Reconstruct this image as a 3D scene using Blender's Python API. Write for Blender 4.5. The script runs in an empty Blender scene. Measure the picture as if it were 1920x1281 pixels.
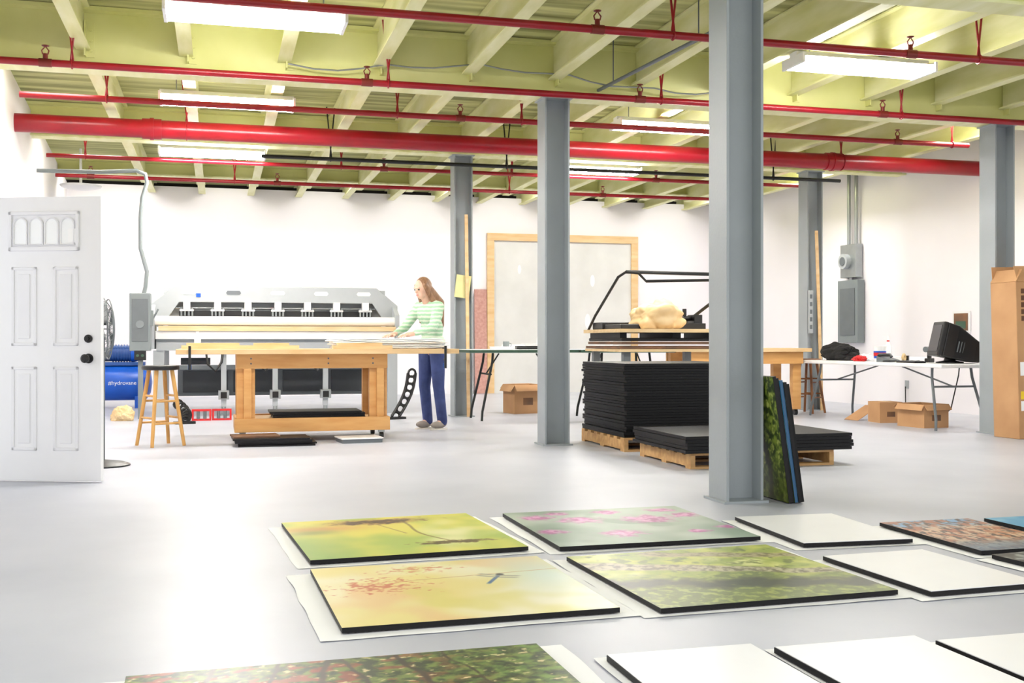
import bpy, bmesh, math, random
from math import sin, cos, pi, radians, exp
from mathutils import Vector as V, Matrix, noise
random.seed(5)
D = bpy.data; sc = bpy.context.scene; C = sc.collection
try:
    sc.view_settings.view_transform = 'Standard'
except Exception:
    pass
F = 2050.; TH = radians(15.07); CT, ST = cos(TH), sin(TH)
def W(u, d, z): return V((u*CT+d*ST, -u*ST+d*CT, z))
def G(px, py, z=0.):                      # room point at height z
    d = F*(1-z)/(py-640.5); return W((px-960)/F*d, d, z)
def XA(px, Y): return Y*math.tan(math.atan((px-960)/F)+TH)

# ---------------------------------------------------------------- materials
def lin(c): return tuple((v/255/12.92 if v <= 10 else ((v/255+.055)/1.055)**2.4) for v in c)
def mat(name, c, r=.5, m=0., var=.06, s=6., stretch=(1, 1, 1), c2=None, bump=0., bs=30., det=4., emit=0., spec=.5):
    M = D.materials.new(name); M.use_nodes = True; n = M.node_tree.nodes; l = M.node_tree.links
    b = n['Principled BSDF']; b.inputs['Roughness'].default_value = r; b.inputs['Metallic'].default_value = m
    b.inputs['Specular IOR Level'].default_value = spec
    a = lin(c)
    if c2 is None: lo = [v*(1-var) for v in a]; hi = [min(1, v*(1+var)) for v in a]
    else: lo, hi = a, lin(c2)
    tc = n.new('ShaderNodeTexCoord'); mp = n.new('ShaderNodeMapping'); mp.inputs['Scale'].default_value = stretch
    l.new(tc.outputs['Object'], mp.inputs['Vector'])
    t = n.new('ShaderNodeTexNoise'); t.inputs['Scale'].default_value = s; t.inputs['Detail'].default_value = det
    l.new(mp.outputs[0], t.inputs['Vector'])
    rp = n.new('ShaderNodeValToRGB'); rp.color_ramp.elements[0].position = .3; rp.color_ramp.elements[1].position = .7
    rp.color_ramp.elements[0].color = (*lo, 1); rp.color_ramp.elements[1].color = (*hi, 1)
    l.new(t.outputs['Fac'], rp.inputs['Fac']); l.new(rp.outputs['Color'], b.inputs['Base Color'])
    if bump:
        t2 = n.new('ShaderNodeTexNoise'); t2.inputs['Scale'].default_value = bs; l.new(mp.outputs[0], t2.inputs['Vector'])
        bp = n.new('ShaderNodeBump'); bp.inputs['Strength'].default_value = bump; bp.inputs['Distance'].default_value = .02
        l.new(t2.outputs['Fac'], bp.inputs['Height']); l.new(bp.outputs[0], b.inputs['Normal'])
    if emit:
        b.inputs['Emission Color'].default_value = (*a, 1); b.inputs['Emission Strength'].default_value = emit
    return M
m_floor = mat('floor_paint', (180, 183, 194), .38, s=.9, c2=(197, 199, 209), bump=.03, bs=12, det=8, spec=.45)
m_wall = mat('wall_paint', (246, 242, 246), .7, s=1.2, var=.015)
m_dryw = mat('plasterboard', (212, 211, 207), .8, s=1.6, c2=(226, 225, 222))
m_deck = mat('deck_boards', (128, 126, 74), .8, s=1.1, stretch=(.5, 7, 1), c2=(218, 218, 154), bump=.4, bs=3)
m_beam = mat('green_beam_paint', (213, 213, 136), .5, s=1.5, c2=(229, 228, 164))
m_joist = mat('joist_paint', (214, 213, 142), .5, s=2.2, stretch=(3, .6, 3), c2=(240, 238, 198), det=7)
m_dark = mat('dark_gap', (22, 14, 10), .9)
m_red = mat('red_paint', (146, 10, 28), .3, var=.14, s=4)
m_redd = mat('dark_red_brass', (120, 40, 34), .4, m=.3)
m_col = mat('grey_column_paint', (156, 163, 167), .38, var=.07, s=2, bump=.05, bs=50)
m_white = mat('white_gloss', (240, 240, 240), .35, var=.02)
m_doorw = mat('door_white', (240, 240, 242), .4, var=.01)
m_doorp = mat('door_panel_white', (236, 236, 239), .4, var=.01)
m_black = mat('black_plastic', (14, 14, 16), .4)
m_blkpan = mat('black_board_face', (7, 7, 9), .45, var=.2, s=3, spec=.25)
m_blkedge = mat('black_panel_matt', (16, 15, 18), .5, var=.25, s=3, spec=.3)
m_steel = mat('galvanised', (165, 170, 172), .35, m=.7, s=9)
m_grey = mat('machine_grey', (176, 181, 184), .4, var=.03)
m_greyd = mat('machine_grey_dark', (104, 110, 114), .45)
m_slate = mat('cabinet_grey', (128, 136, 138), .45, var=.04)
m_under = mat('machine_dark_steel', (64, 68, 72), .5)
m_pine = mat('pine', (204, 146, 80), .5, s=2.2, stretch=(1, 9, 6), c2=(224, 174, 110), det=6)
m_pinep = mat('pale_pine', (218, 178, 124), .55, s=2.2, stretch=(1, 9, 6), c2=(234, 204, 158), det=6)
m_ply = mat('plywood', (216, 182, 130), .55, s=3, stretch=(1, 4, 8), c2=(232, 206, 162))
m_pal = mat('pallet_wood', (170, 128, 80), .7, s=3, stretch=(1, 6, 5), c2=(206, 166, 112))
m_stool = mat('stool_wood', (190, 138, 70), .4, s=3, stretch=(6, 6, 1), c2=(216, 168, 98))
m_stoold = mat('stool_brown', (120, 74, 40), .4, s=3, c2=(146, 94, 54))
m_card = mat('cardboard', (180, 136, 94), .8, s=3, c2=(196, 152, 108))
m_cardd = mat('cardboard_print', (96, 62, 40), .8)
m_kraft = mat('kraft_paper', (216, 184, 134), .5, s=3, c2=(232, 206, 160))
m_paper = mat('white_paper', (250, 250, 250), .8, var=.01, spec=.2)
m_film = mat('white_print', (244, 244, 245), .3, var=.01, spec=.4)
m_blue = mat('blue_paint', (18, 88, 196), .3)
m_blued = mat('blue_motor', (30, 76, 146), .4)
m_bluee = mat('blue_edge', (40, 88, 128), .4)
m_tblack = mat('black_tube', (26, 30, 30), .4, m=.3)
m_tgreen = mat('green_edge', (36, 66, 50), .5)
m_glass = mat('door_pane', (250, 252, 253), .12, var=.01)
m_yel = mat('yellow_label', (240, 205, 40), .6)
m_yelp = mat('yellow_note', (224, 220, 160), .8)
m_pink = mat('pinkish_board', (184, 132, 122), .6, s=20, c2=(206, 160, 148))
m_gbot = mat('clear_plastic', (225, 228, 226), .15)
m_lamp = mat('tube_light', (255, 252, 248), .3, emit=84., var=0)
m_skin = mat('skin', (226, 184, 162), .5, var=.03)
m_hair = mat('hair', (112, 80, 56), .5, s=14, stretch=(5, 5, .6), c2=(158, 120, 90))
m_jean = mat('denim', (40, 54, 104), .8, s=8, c2=(62, 78, 132))
m_shoe = mat('grey_shoe', (150, 142, 136), .7)
m_sole = mat('shoe_sole', (226, 222, 214), .7)
m_lips = mat('lips', (196, 120, 112), .5)
m_screen = mat('dark_screen', (24, 26, 30), .25)
m_cloth = mat('black_cloth', (15, 14, 16), .9, bump=.3, bs=10)
m_redp = mat('red_plastic', (200, 30, 34), .4)
m_orange = mat('rust_brown', (130, 90, 60), .7, s=5, c2=(90, 70, 56))
m_foam = mat('white_foam', (240, 243, 244), .5, var=.02)
m_dgreen = mat('dark_green', (60, 90, 70), .5)

def stripe_mat():
    M = D.materials.new('striped_shirt'); M.use_nodes = True; n = M.node_tree.nodes; l = M.node_tree.links
    tc = n.new('ShaderNodeTexCoord'); w = n.new('ShaderNodeTexWave'); w.bands_direction = 'Z'
    w.inputs['Scale'].default_value = 7; w.inputs['Distortion'].default_value = 1.6; w.inputs['Detail Scale'].default_value = 3
    rp = n.new('ShaderNodeValToRGB'); e = rp.color_ramp.elements
    e[0].position = .3; e[0].color = (*lin((160, 204, 168)), 1); e[1].position = .75; e[1].color = (*lin((216, 227, 210)), 1)
    l.new(tc.outputs['Object'], w.inputs['Vector']); l.new(w.outputs['Fac'], rp.inputs['Fac'])
    l.new(rp.outputs['Color'], n['Principled BSDF'].inputs['Base Color']); n['Principled BSDF'].inputs['Roughness'].default_value = .8
    return M
m_shirt = stripe_mat()
def attr_mat():
    M = D.materials.new('printed_picture'); M.use_nodes = True; n = M.node_tree.nodes; l = M.node_tree.links
    a = n.new('ShaderNodeAttribute'); a.attribute_name = 'Col'
    b = n['Principled BSDF']; l.new(a.outputs['Color'], b.inputs['Base Color']); b.inputs['Roughness'].default_value = .34
    b.inputs['Specular IOR Level'].default_value = .3
    return M
m_pic = attr_mat()

# ---------------------------------------------------------------- mesh builder
class MB:
    def __init__(s): s.b = bmesh.new()
    def _f(s, vs):
        try: s.b.faces.new(vs)
        except ValueError: pass
    def box(s, x0, x1, y0, y1, z0, z1, M=None):
        p = [V((x, y, z)) for z in (z0, z1) for y in (y0, y1) for x in (x0, x1)]
        if M: p = [M @ q for q in p]
        v = [s.b.verts.new(q) for q in p]
        for f in ((0, 2, 3, 1), (4, 5, 7, 6), (0, 1, 5, 4), (2, 6, 7, 3), (0, 4, 6, 2), (1, 3, 7, 5)): s._f([v[i] for i in f])
        return s
    def ring(s, c, q, r, n, sx=1.): return [s.b.verts.new(c+q @ V((cos(2*pi*i/n)*r*sx, sin(2*pi*i/n)*r, 0))) for i in range(n)]
    def join(s, a, b):
        n = len(a)
        for i in range(n): s._f([a[i], a[(i+1) % n], b[(i+1) % n], b[i]])
    def cyl(s, p, q, r, r2=None, n=12):
        p, q = V(p), V(q); k = (q-p).to_track_quat('Z', 'Y')
        a = s.ring(p, k, r, n); b = s.ring(q, k, r if r2 is None else r2, n); s.join(a, b)
        s._f(a[::-1]); s._f(b); return s
    def tube(s, pts, r, n=8, closed=False):
        pts = [V(p) for p in pts]; m = len(pts); rs = []
        for i in range(m):
            if closed: t = pts[(i+1) % m]-pts[i-1]
            else: t = pts[min(i+1, m-1)]-pts[max(i-1, 0)]
            t.normalize(); k = t.to_track_quat('Z', 'Y' if abs(t.y) < .9 else 'X'); rs.append(s.ring(pts[i], k, r, n))
        for i in range(m-1): s.joinb(rs[i], rs[i+1])
        if closed: s.joinb(rs[-1], rs[0])
        else: s._f(rs[0][::-1]); s._f(rs[-1])
        return s
    def joinb(s, a, b):                      # join rings with the best twist
        n = len(a); best = min(range(n), key=lambda k: sum((a[i].co-b[(i+k) % n].co).length for i in range(0, n, 2)))
        s.join(a, [b[(i+best) % n] for i in range(n)])
    def ball(s, c, r, S=(1, 1, 1), n=14, M=None):
        T = Matrix.Translation(V(c))
        if M: T = T @ M
        T = T @ Matrix.Diagonal((r*S[0], r*S[1], r*S[2], 1))
        bmesh.ops.create_uvsphere(s.b, u_segments=n, v_segments=max(6, n*2//3), radius=1, matrix=T); return s
    def cap(s, p, q, r, r2):
        s.cyl(p, q, r, r2, 14); s.ball(p, r); s.ball(q, r2); return s
    def lathe(s, prof, c=(0, 0, 0), n=24, M=None):
        M = M or Matrix.Identity(4); c = V(c); rs = []
        for r, z in prof: rs.append([s.b.verts.new(c+M @ V((cos(2*pi*i/n)*r, sin(2*pi*i/n)*r, z))) for i in range(n)])
        for a, b in zip(rs, rs[1:]): s.join(a, b)
        s._f(rs[0][::-1]); s._f(rs[-1]); return s
    def prism(s, poly, a, b, ax='y', M=None):
        def P(u, w, t): return V((u, t, w)) if ax == 'y' else (V((u, w, t)) if ax == 'z' else V((t, u, w)))
        A = [P(u, w, a) for u, w in poly]; B = [P(u, w, b) for u, w in poly]
        if M: A = [M @ q for q in A]; B = [M @ q for q in B]
        A = [s.b.verts.new(q) for q in A]; B = [s.b.verts.new(q) for q in B]
        s.join(A, B); s._f(A[::-1]); s._f(B); return s
    def torus(s, c, R, r, M=None, n=24, k=6):
        M = M or Matrix.Identity(4)
        return s.tube([V(c)+M @ V((cos(2*pi*i/n)*R, sin(2*pi*i/n)*R, 0)) for i in range(n)], r, k, True)
    def out(s, name, m, par=None, sm=False, bev=0., loc=None, rot=None):
        bmesh.ops.recalc_face_normals(s.b, faces=s.b.faces)
        me = D.meshes.new(name); s.b.to_mesh(me); s.b.free(); me.materials.append(m)
        if sm:
            for p in me.polygons: p.use_smooth = True
            me.set_sharp_from_angle(angle=radians(40))
        o = D.objects.new(name, me); C.objects.link(o)
        if par: o.parent = par
        if loc: o.location = loc
        if rot: o.rotation_euler = rot
        if bev:
            b = o.modifiers.new('bevel', 'BEVEL'); b.width = bev; b.segments = 2; b.limit_method = 'ANGLE'
        return o
def tag(o, label, cat, group=None):
    o['label'] = label; o['category'] = cat
    if group: o['group'] = group
    return o
def struct(o): o['kind'] = 'structure'; return o
def thing(name, label, cat, loc=(0, 0, 0), rz=0., group=None):
    o = D.objects.new(name, None); C.objects.link(o); o.location = loc; o.rotation_euler = (0, 0, rz); o.empty_display_size = .1
    return tag(o, label, cat, group)
def kids(o): return [c for c in D.objects if c.parent == o]
def dup(o, loc=None, rz=None, label=None, par=None):
    c = o.copy(); C.objects.link(c)
    if par: c.parent = par
    if loc is not None: c.location = loc
    if rz is not None: c.rotation_euler = (0, 0, rz)
    if label: c['label'] = label
    for k in kids(o): dup(k, par=c)
    return c
def bake(o):
    bpy.context.view_layer.update(); dg = bpy.context.evaluated_depsgraph_get()
    me = D.meshes.new_from_object(o.evaluated_get(dg)); o.modifiers.clear(); o.data = me; return o
def blob(name, mb, m, par=None, vox=.01, it=5, **k):
    o = mb.out(name, m, par, **k); r = o.modifiers.new('r', 'REMESH'); r.mode = 'VOXEL'; r.voxel_size = vox; r.use_smooth_shade = True
    s = o.modifiers.new('s', 'SMOOTH'); s.iterations = it; s.factor = .5
    bake(o)
    for p in o.data.polygons: p.use_smooth = True
    return o
def crumple(name, m, loc, sx, sy, sz, seed, k=5., amp=.35):    # crumpled sheet: faceted folded lump resting on its base
    b = bmesh.new(); bmesh.ops.create_icosphere(b, subdivisions=5, radius=1)
    for v in b.verts:
        d = v.co.copy(); e = noise.voronoi(d*k*.5+V((seed, 0, 0)))[0]; f = noise.voronoi(d*k+V((0, seed, 0)))[0]
        r = 1+amp*((e[1]-e[0])-.35)+amp*.4*((f[1]-f[0])-.3)+.3*noise.noise(d*1.3+V((seed, 3, 1)))
        p = d*r; z = p.z*sz+sz*.5
        v.co = V((p.x*sx, p.y*sy, z if z > 0 else 0))
    me = D.meshes.new(name); b.to_mesh(me); b.free(); me.materials.append(m)
    o = D.objects.new(name, me); C.objects.link(o); o.location = loc; return o
def text(name, body, size, m, par, loc, rot):
    cu = D.curves.new(name, 'FONT'); cu.body = body; cu.size = size; cu.extrude = .001; cu.align_x = 'CENTER'; cu.align_y = 'CENTER'
    t = D.objects.new(name+'_src', cu); C.objects.link(t); bpy.context.view_layer.update()
    me = D.meshes.new_from_object(t.evaluated_get(bpy.context.evaluated_depsgraph_get())); D.objects.remove(t); D.curves.remove(cu)
    me.materials.clear(); me.materials.append(m)
    o = D.objects.new(name, me); C.objects.link(o); o.parent = par; o.location = loc; o.rotation_euler = rot; return o
def B(x0, x1, y0, y1, z0, z1): return MB().box(x0, x1, y0, y1, z0, z1)

# ---------------------------------------------------------------- room shell
struct(B(-5, 13, -4, 21, -.1, 0).out('floor', m_floor))
struct(B(-4, 11.5, 2, 21.2, 3.9, 4.0).out('ceiling', m_deck))
struct(B(-2.75, 9.9, 20.5, 20.65, 0, 3.78).out('wall_back', m_wall))
struct(B(-4, 11, 20.95, 21.05, 3.2, 3.95).out('gap_shade', m_dark))  # near-black sheet painted in for the shade of the gap above the wall
def wx(Y): return -2.55+(20.5-Y)*.70/11.85
w = MB()
for y0, y1, z0 in ((8.62, 20.6, 0), (7.7, 8.62, 2.1), (4.5, 7.7, 0)):
    w.prism([(wx(y0), y0), (wx(y1), y1), (wx(y1)-.15, y1), (wx(y0)-.15, y0)], z0, 3.8, 'z')
struct(w.out('wall_left', m_wall))
struct(MB().prism([(9.69, 20.6), (10.2, 6.5), (10.35, 6.5), (9.84, 20.6)], 0, 3.8, 'z').out('wall_right', m_wall))
jb = MB()
jb.box(-1.92, -1.60, 8.585, 8.66, 0, 2.1).box(-1.92, -1.60, 7.62, 7.69, 0, 2.1).box(-1.92, -1.60, 7.62, 8.66, 2.1, 2.17)
struct(jb.out('trim_2', m_doorw))

# door leaf
door = thing('door_1', 'white panelled entry door standing open at the left with dark knob', 'door', (-1.57, 8.55, 0), math.atan2(-.368, .93))
struct(door)
B(0, .84, -.022, .022, .008, 2.03).out('door_leaf', m_doorw, door, bev=.004)
for x0, x1 in ((.17, .36), (.484, .673)):
    for z0, z1 in ((.97, 1.53), (.225, .82)):
        p = MB()
        for a in ((x0, x1, z0, z0+.022), (x0, x1, z1-.022, z1), (x0, x0+.022, z0, z1), (x1-.022, x1, z0, z1)): p.box(a[0], a[1], -.030, -.02, a[2], a[3])
        p.box(x0+.05, x1-.05, -.028, -.02, z0+.05, z1-.05)
        p.out('door_panel', m_doorp, door, bev=.004)
p = MB()
for a in ((.15, .681, 1.645, 1.675), (.15, .681, 1.90, 1.925), (.15, .175, 1.645, 1.925), (.656, .681, 1.645, 1.925)): p.box(a[0], a[1], -.036, -.02, a[2], a[3])
p.out('window_moulding', m_doorp, door, bev=.004)
for i in range(4):
    cx = .238+i*.118; r = .05
    arch = [(cx-r, 1.69), (cx+r, 1.69)]+[(cx+r*cos(t*pi/10), 1.83+r*sin(t*pi/10)) for t in range(11)]
    pn = MB().prism(arch, -.026, -.02).out('window_pane', m_glass, door)
    MB().tube([V((x, -.028, z)) for x, z in arch], .008, 6, True).out('pane_trim', m_doorp, pn)
B(.60, .655, -.032, -.028, 1.70, 1.80).out('paper_notice', m_paper, door)
for z, r in ((.88, .03), (1.02, .022)):
    k = MB().lathe([(r*1.15, 0), (r*1.15, .008), (r*.4, .012), (r*.4, .035), (r, .045), (r*1.05, .06), (r*.6, .072)] if z < 1 else [(r*1.3, 0), (r*1.3, .014), (r*.6, .016), (r*.6, .03)], n=20, M=Matrix.Rotation(pi/2, 4, 'X'))
    k.out('door_knob' if z < 1 else 'deadbolt', m_black, door, True, loc=(.75, -.022, z))

# ---------------------------------------------------------------- columns, girders, joists
def column(x, y, h, label):
    t = thing('steel_column', label, 'column', (x, y, 0), 0, 'grey steel columns')
    e, k, wb = .125, .017, .008
    MB().prism([(-e, -e), (-e+k, -e), (-e+k, -wb), (e-k, -wb), (e-k, -e), (e, -e), (e, e), (e-k, e), (e-k, wb), (-e+k, wb), (-e+k, e), (-e, e)], .015, h, 'z').out('shaft', m_col, t)
    B(-.15, .15, -.15, .15, 0, .015).out('base_plate', m_col, t)
    B(-.15, .15, -.14, .14, h-.015, h).out('cap_plate', m_col, t)
column(3.15, 6.28, 3.25, 'nearest grey steel column with framed prints leaning on its side')
column(3.15, 10.15, 3.35, 'grey steel column beside the tall black board stack')
column(3.15, 14.3, 3.48, 'grey steel column right behind the woman, with a yellow note taped on')
column(8.2, 10.13, 3.35, 'grey steel column at the right behind the tall cardboard carton')
column(8.37, 14.3, 3.48, 'grey steel column with a power strip and a leaning wood strip')
def girder(Y, z, label):
    t = thing('steel_girder', label, 'girder', (3.6, Y, z), 0, 'pale green girders')
    B(-6.2, 6.3, -.11, .11, 0, .022).out('bottom_flange', m_joist, t)
    B(-6.2, 6.3, -.008, .008, .022, 3.86-z).out('web', m_beam, t)
    B(-6.2, 6.3, -.11, .11, 3.86-z, 3.895-z).out('top_flange', m_beam, t)
    if z < 3.4:
        for k in range(-5, 8):
            x = 3.15+k*.855-3.6; m = MB().box(x+.02, x+.09, -.02, -.008, .12, .42).box(x+.012, x+.024, -.1, -.008, .12, .42)
            for q in (.18, .27, .36): m.cyl((x+.06, -.02, q), (x+.06, -.034, q), .016, n=8)
            m.out('bolted_bracket', m_beam, t)
girder(6.28, 3.25, 'pale green steel girder nearest the camera, at the top right corner')
girder(10.15, 3.35, 'pale green steel girder over the column beside the black board stack')
girder(14.3, 3.48, 'pale green steel girder over the column behind the woman')
girder(18.5, 3.66, 'pale green steel girder closest to the white back wall')
bays = [(6.28, 10.15, 'front', 3.53), (10.15, 14.3, 'middle', 3.53), (14.3, 18.5, 'third', 3.55), (18.5, 20.9, 'rearmost', 3.66)]
for y0, y1, nm, jz in bays:
    L = (y1-y0)-.04; jh = 3.895-jz
    first = None
    for k in range(-5, 8):
        if first is None:
            first = o = MB().box(-.06, .06, 0, L, 0, .018).box(-.006, .006, 0, L, .018, jh-.015).box(-.06, .06, 0, L, jh-.015, jh).out('ceiling_joist', m_joist)
            tag(o, 'pale green steel joist under the ceiling in the %s bay between girders' % nm, 'joist', 'ceiling joists of the %s bay' % nm)
        else: o = dup(first)
        o.location = (3.15+k*.855, y0+.02, jz)

# ---------------------------------------------------------------- red pipes
def head(x, par):
    m = MB().cyl((x-.05, 0, 0), (x+.05, 0, 0), .036).cyl((x, 0, .02), (x, 0, .075), .02)
    m.tube([(x-.02, 0, .07), (x-.028, 0, .1), (x, 0, .135), (x+.028, 0, .1), (x+.02, 0, .07)], .006, 6).lathe([(.012, .13), (.03, .138), (.03, .142)], (x, 0, 0), 12)
    m.out('sprinkler_head', m_redd, par, True)
def hanger(x, z, par, rr, m_=None):
    m = MB().cyl((x-.01, 0, rr*.8), (x+.05, 0, 3.89-z), .009, n=6).cyl((x+.01, 0, rr*.8), (x-.05, 0, 3.89-z), .009, n=6)
    m.torus((x, 0, 0), rr+.006, .007, Matrix.Rotation(pi/2, 4, 'Y'), 16)
    m.out('hanger', m_ or m_red, par, True)
def pipe(x0, x1, Y, z, r, heads, hangs, label, cup=(), name=None, m_=None):
    t = thing(name or ('sprinkler_pipe' if r < .05 else 'water_main'), label, 'pipe', ((x0+x1)/2, Y, z)); c = (x0+x1)/2
    MB().cyl((x0-c, 0, 0), (x1-c, 0, 0), r, n=20).out('pipe', m_ or m_red, t, True)
    for h in heads: head(XA(h, Y)-c, t)
    for h in hangs: hanger(XA(h, Y)-c, z, t, r, m_)
    for h in cup:
        x = XA(h, Y)-c; MB().cyl((x-.1, 0, 0), (x+.1, 0, 0), r*1.13, n=20).cyl((x-.02, 0, 0), (x+.02, 0, 0), r*1.22, n=20).out('coupling', m_red, t, True)
pipe(-1.4, 9.6, 7.78, 3.35, .03, (1120, 1707), (1262, 1835), 'thin red sprinkler pipe nearest the camera, crossing behind the front column')
pipe(-1.75, 9.6, 9.75, 3.31, .03, (85, 688, 1200, 1655), (135, 728, 1240, 1690), 'thin red sprinkler pipe running just above the second column top')
pipe(XA(40, 11.3), XA(1805, 11.3), 11.2, 3.34, .03, (863, 1683), (200, 745, 978, 1785), 'thin red sprinkler pipe just in front of the thick red main')
pipe(-2.2, 9.95, 12.6, 3.33, .1, (), (350, 1577), 'thick red water main crossing the whole room', (285, 1560))
pipe(-2.1, 8.9, 14.95, 3.37, .027, (720, 1230), (160, 640, 960), 'thin red sprinkler pipe just behind the thick red main')
pipe(-2.2, 8.3, 16.5, 3.34, .027, (170, 520, 1130), (440, 955), 'thin red sprinkler pipe farthest back near the white wall')
pipe(XA(490, 13.6), XA(1575, 13.6), 13.6, 3.25, .024, (), (620, 950, 1450), 'black pipe running across below the ceiling behind the thick red main', (), 'black_pipe', m_black)
dc = thing('dark_conduit', 'dark conduit running front to back under the joists beside the front column', 'conduit', (3.7, 9.1, 3.46))
MB().cyl((.11, -1.3, 0), (-.10, 1.02, 0), .017).out('tube', m_greyd, dc, True)
for y in (-.9, .7): MB().cyl((-.09*y, y, 0), (-.09*y, y, .43), .006, n=6).out('hanger', m_greyd, dc, True)
pts = [V((XA(540, 10.0)+i*.22, 9.98, 3.55-.05*abs(sin(i*.8))-.06*cos(i*.37))) for i in range(22)]
tag(MB().tube(pts, .008, 6).out('ceiling_cable', m_steel, None, True), 'thin grey cable draped along the girder above the second column', 'cable')

# ---------------------------------------------------------------- lights
def fixture(x, y, z, label):
    t = thing('fluorescent_light', label, 'ceiling light', (x, y, z), 0, 'fluorescent ceiling lights')
    B(-.66, .66, -.06, .06, .04, .09).out('housing', m_white, t)
    m = MB()
    for s in (-1, 1): m.prism([(s*.05, .04), (s*.16, .024), (s*.16, .030), (s*.05, .05)], -.66, .66, 'x')
    m.out('reflector', m_white, t)
    for q in (-.15, -.05, .05, .15): MB().cyl((-.64, q, -.005), (.64, q, -.005), .026, n=10).out('tube', m_lamp, t, True)
    for s in (-.655, .655): B(s-.012, s+.012, -.18, .18, -.035, .05).out('end_bracket', m_white, t)
    for s in (-.5, .5): MB().cyl((s, 0, .09), (s, 0, 3.9-z), .006, n=6).out('hanging_wire', m_steel, t)
fixture(.28, 8.42, 3.43, 'bright fluorescent light at the top left of the photo')
fixture(.10, 11.50, 3.43, 'bright fluorescent light above the left of the thick red main')
fixture(-.06, 14.62, 3.42, 'bright fluorescent light just below the left of the thick red main')
fixture(5.5, 8.56, 3.43, 'bright fluorescent light right of the front column')
fixture(4.97, 11.55, 3.43, 'bright fluorescent light half hidden by the front column')
fixture(5.15, 14.65, 3.42, 'small bright fluorescent light seen right of the second column')
def area(x, y, z, sx, sy, p, rot=(0, 0, 0), col=(1, .98, .985)):
    l = D.lights.new('hidden_fill', 'AREA'); l.shape = 'RECTANGLE'; l.size = sx; l.size_y = sy; l.energy = p; l.color = col
    o = D.objects.new('hidden_fill', l); C.objects.link(o); o.location = (x, y, z); o.rotation_euler = rot
for k in (-6, -4, -2, 0, 2, 4, 6): area(3.15+(k+.5)*.855, 18.95, 3.83, .6, .3, 25 if k > -6 else 34, (radians(14), 0, 0))  # added fill lights, hidden behind the rear girder, to brighten the back wall
for y in (11.0, 15.3):
    area(8.71, y, 3.83, .6, .9, 84, (0, radians(22), 0)); area(-1.55, y, 3.83, .6, .9, 26, (0, radians(-10), 0))  # more added fill, out of sight behind girders, to lift the side walls
wd = D.worlds.new('world'); sc.world = wd; wd.use_nodes = True
wd.node_tree.nodes['Background'].inputs[0].default_value = (.98, .985, 1, 1); wd.node_tree.nodes['Background'].inputs[1].default_value = 1.7

# ---------------------------------------------------------------- prints
def fb(x, y, s, o=3):
    t = 0; a = 1; k = 0
    for i in range(o): t += a*noise.noise(V((x*2**i, y*2**i, s+i*3.1))); k += a; a *= .55
    return t/k*1.4
def ss(a, b, x):
    t = max(0, min(1, (x-a)/(b-a))); return t*t*(3-2*t)
def mx(a, b, t): return tuple(p+(q-p)*t for p, q in zip(a, b))
def gs(u, v, cu, cv, su, sv): return exp(-((u-cu)/su)**2-((v-cv)/sv)**2)
def p_branch(u, v):
    c = mx((222, 212, 92), (166, 188, 82), ss(-.3, .35, fb(u*2.0, v*2.0, 1)))
    c = mx(c, (232, 230, 172), ss(.0, .5, fb(u*1.8, v*1.8, 7)))
    c = mx(c, (118, 160, 76), .7*ss(.35, .0, u)*ss(.25, .7, v))
    c = mx(c, (204, 138, 80), .75*gs(u, v, .16, .26, .22, .08)); c = mx(c, (118, 128, 70), .55*gs(u, v, .1, .36, .12, .06))
    e = gs(u, v, .48, .13, .30, .095)
    c = mx(c, (176, 138, 70), .7*ss(.2, .9, e+.3*fb(u*5, v*5, 2)))
    t = e*1.2-.58+.8*fb(u*16, v*22, 3, 4); c = mx(c, (118, 80, 40), .9*ss(.0, .35, t)); c = mx(c, (62, 40, 22), .85*ss(.2, .5, t))
    if .14 < v < .80: c = mx(c, (134, 116, 52), .85*ss(.012, .002, abs(u-(.58+.20*(v-.2)+.03*sin(v*9)))))
    if .14 < v < .5: c = mx(c, (146, 118, 58), .7*ss(.009, .002, abs(u-(.44+.3*(v-.14)))))
    e = gs(u, v, .72, .78, .24, .055)
    t = e*1.2-.56+.8*fb(u*22, v*28, 5, 4); c = mx(c, (132, 116, 54), .9*ss(.0, .3, t)); c = mx(c, (82, 66, 30), .75*ss(.2, .45, t))
    return c
def p_pink(u, v):
    c = mx((124, 146, 124), (170, 184, 168), ss(-.4, .4, fb(u*2, v*2, 11)))
    c = mx(c, (100, 124, 98), .7*ss(.1, .5, fb(u*3, v*3, 15)))
    for cu, cv, r, s in ((.33, .32, .12, 1), (.68, .38, .15, 2), (.55, .12, .08, 3), (.12, .2, .09, 4), (.92, .3, .09, 5), (.86, .12, .08, 6), (.4, .75, .11, 7), (.78, .78, .06, 8), (.08, .62, .08, 9), (.97, .7, .06, 10), (.28, .1, .07, 12)):
        d = math.hypot(u-cu, (v-cv)*1.2)/r+.7*fb(u*16, v*16, s, 4); c = mx(c, mx((172, 54, 136), (220, 138, 194), ss(-.3, .3, fb(u*30, v*30, s+.5))), .85*ss(1.3, .3, d))
    return c
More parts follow.
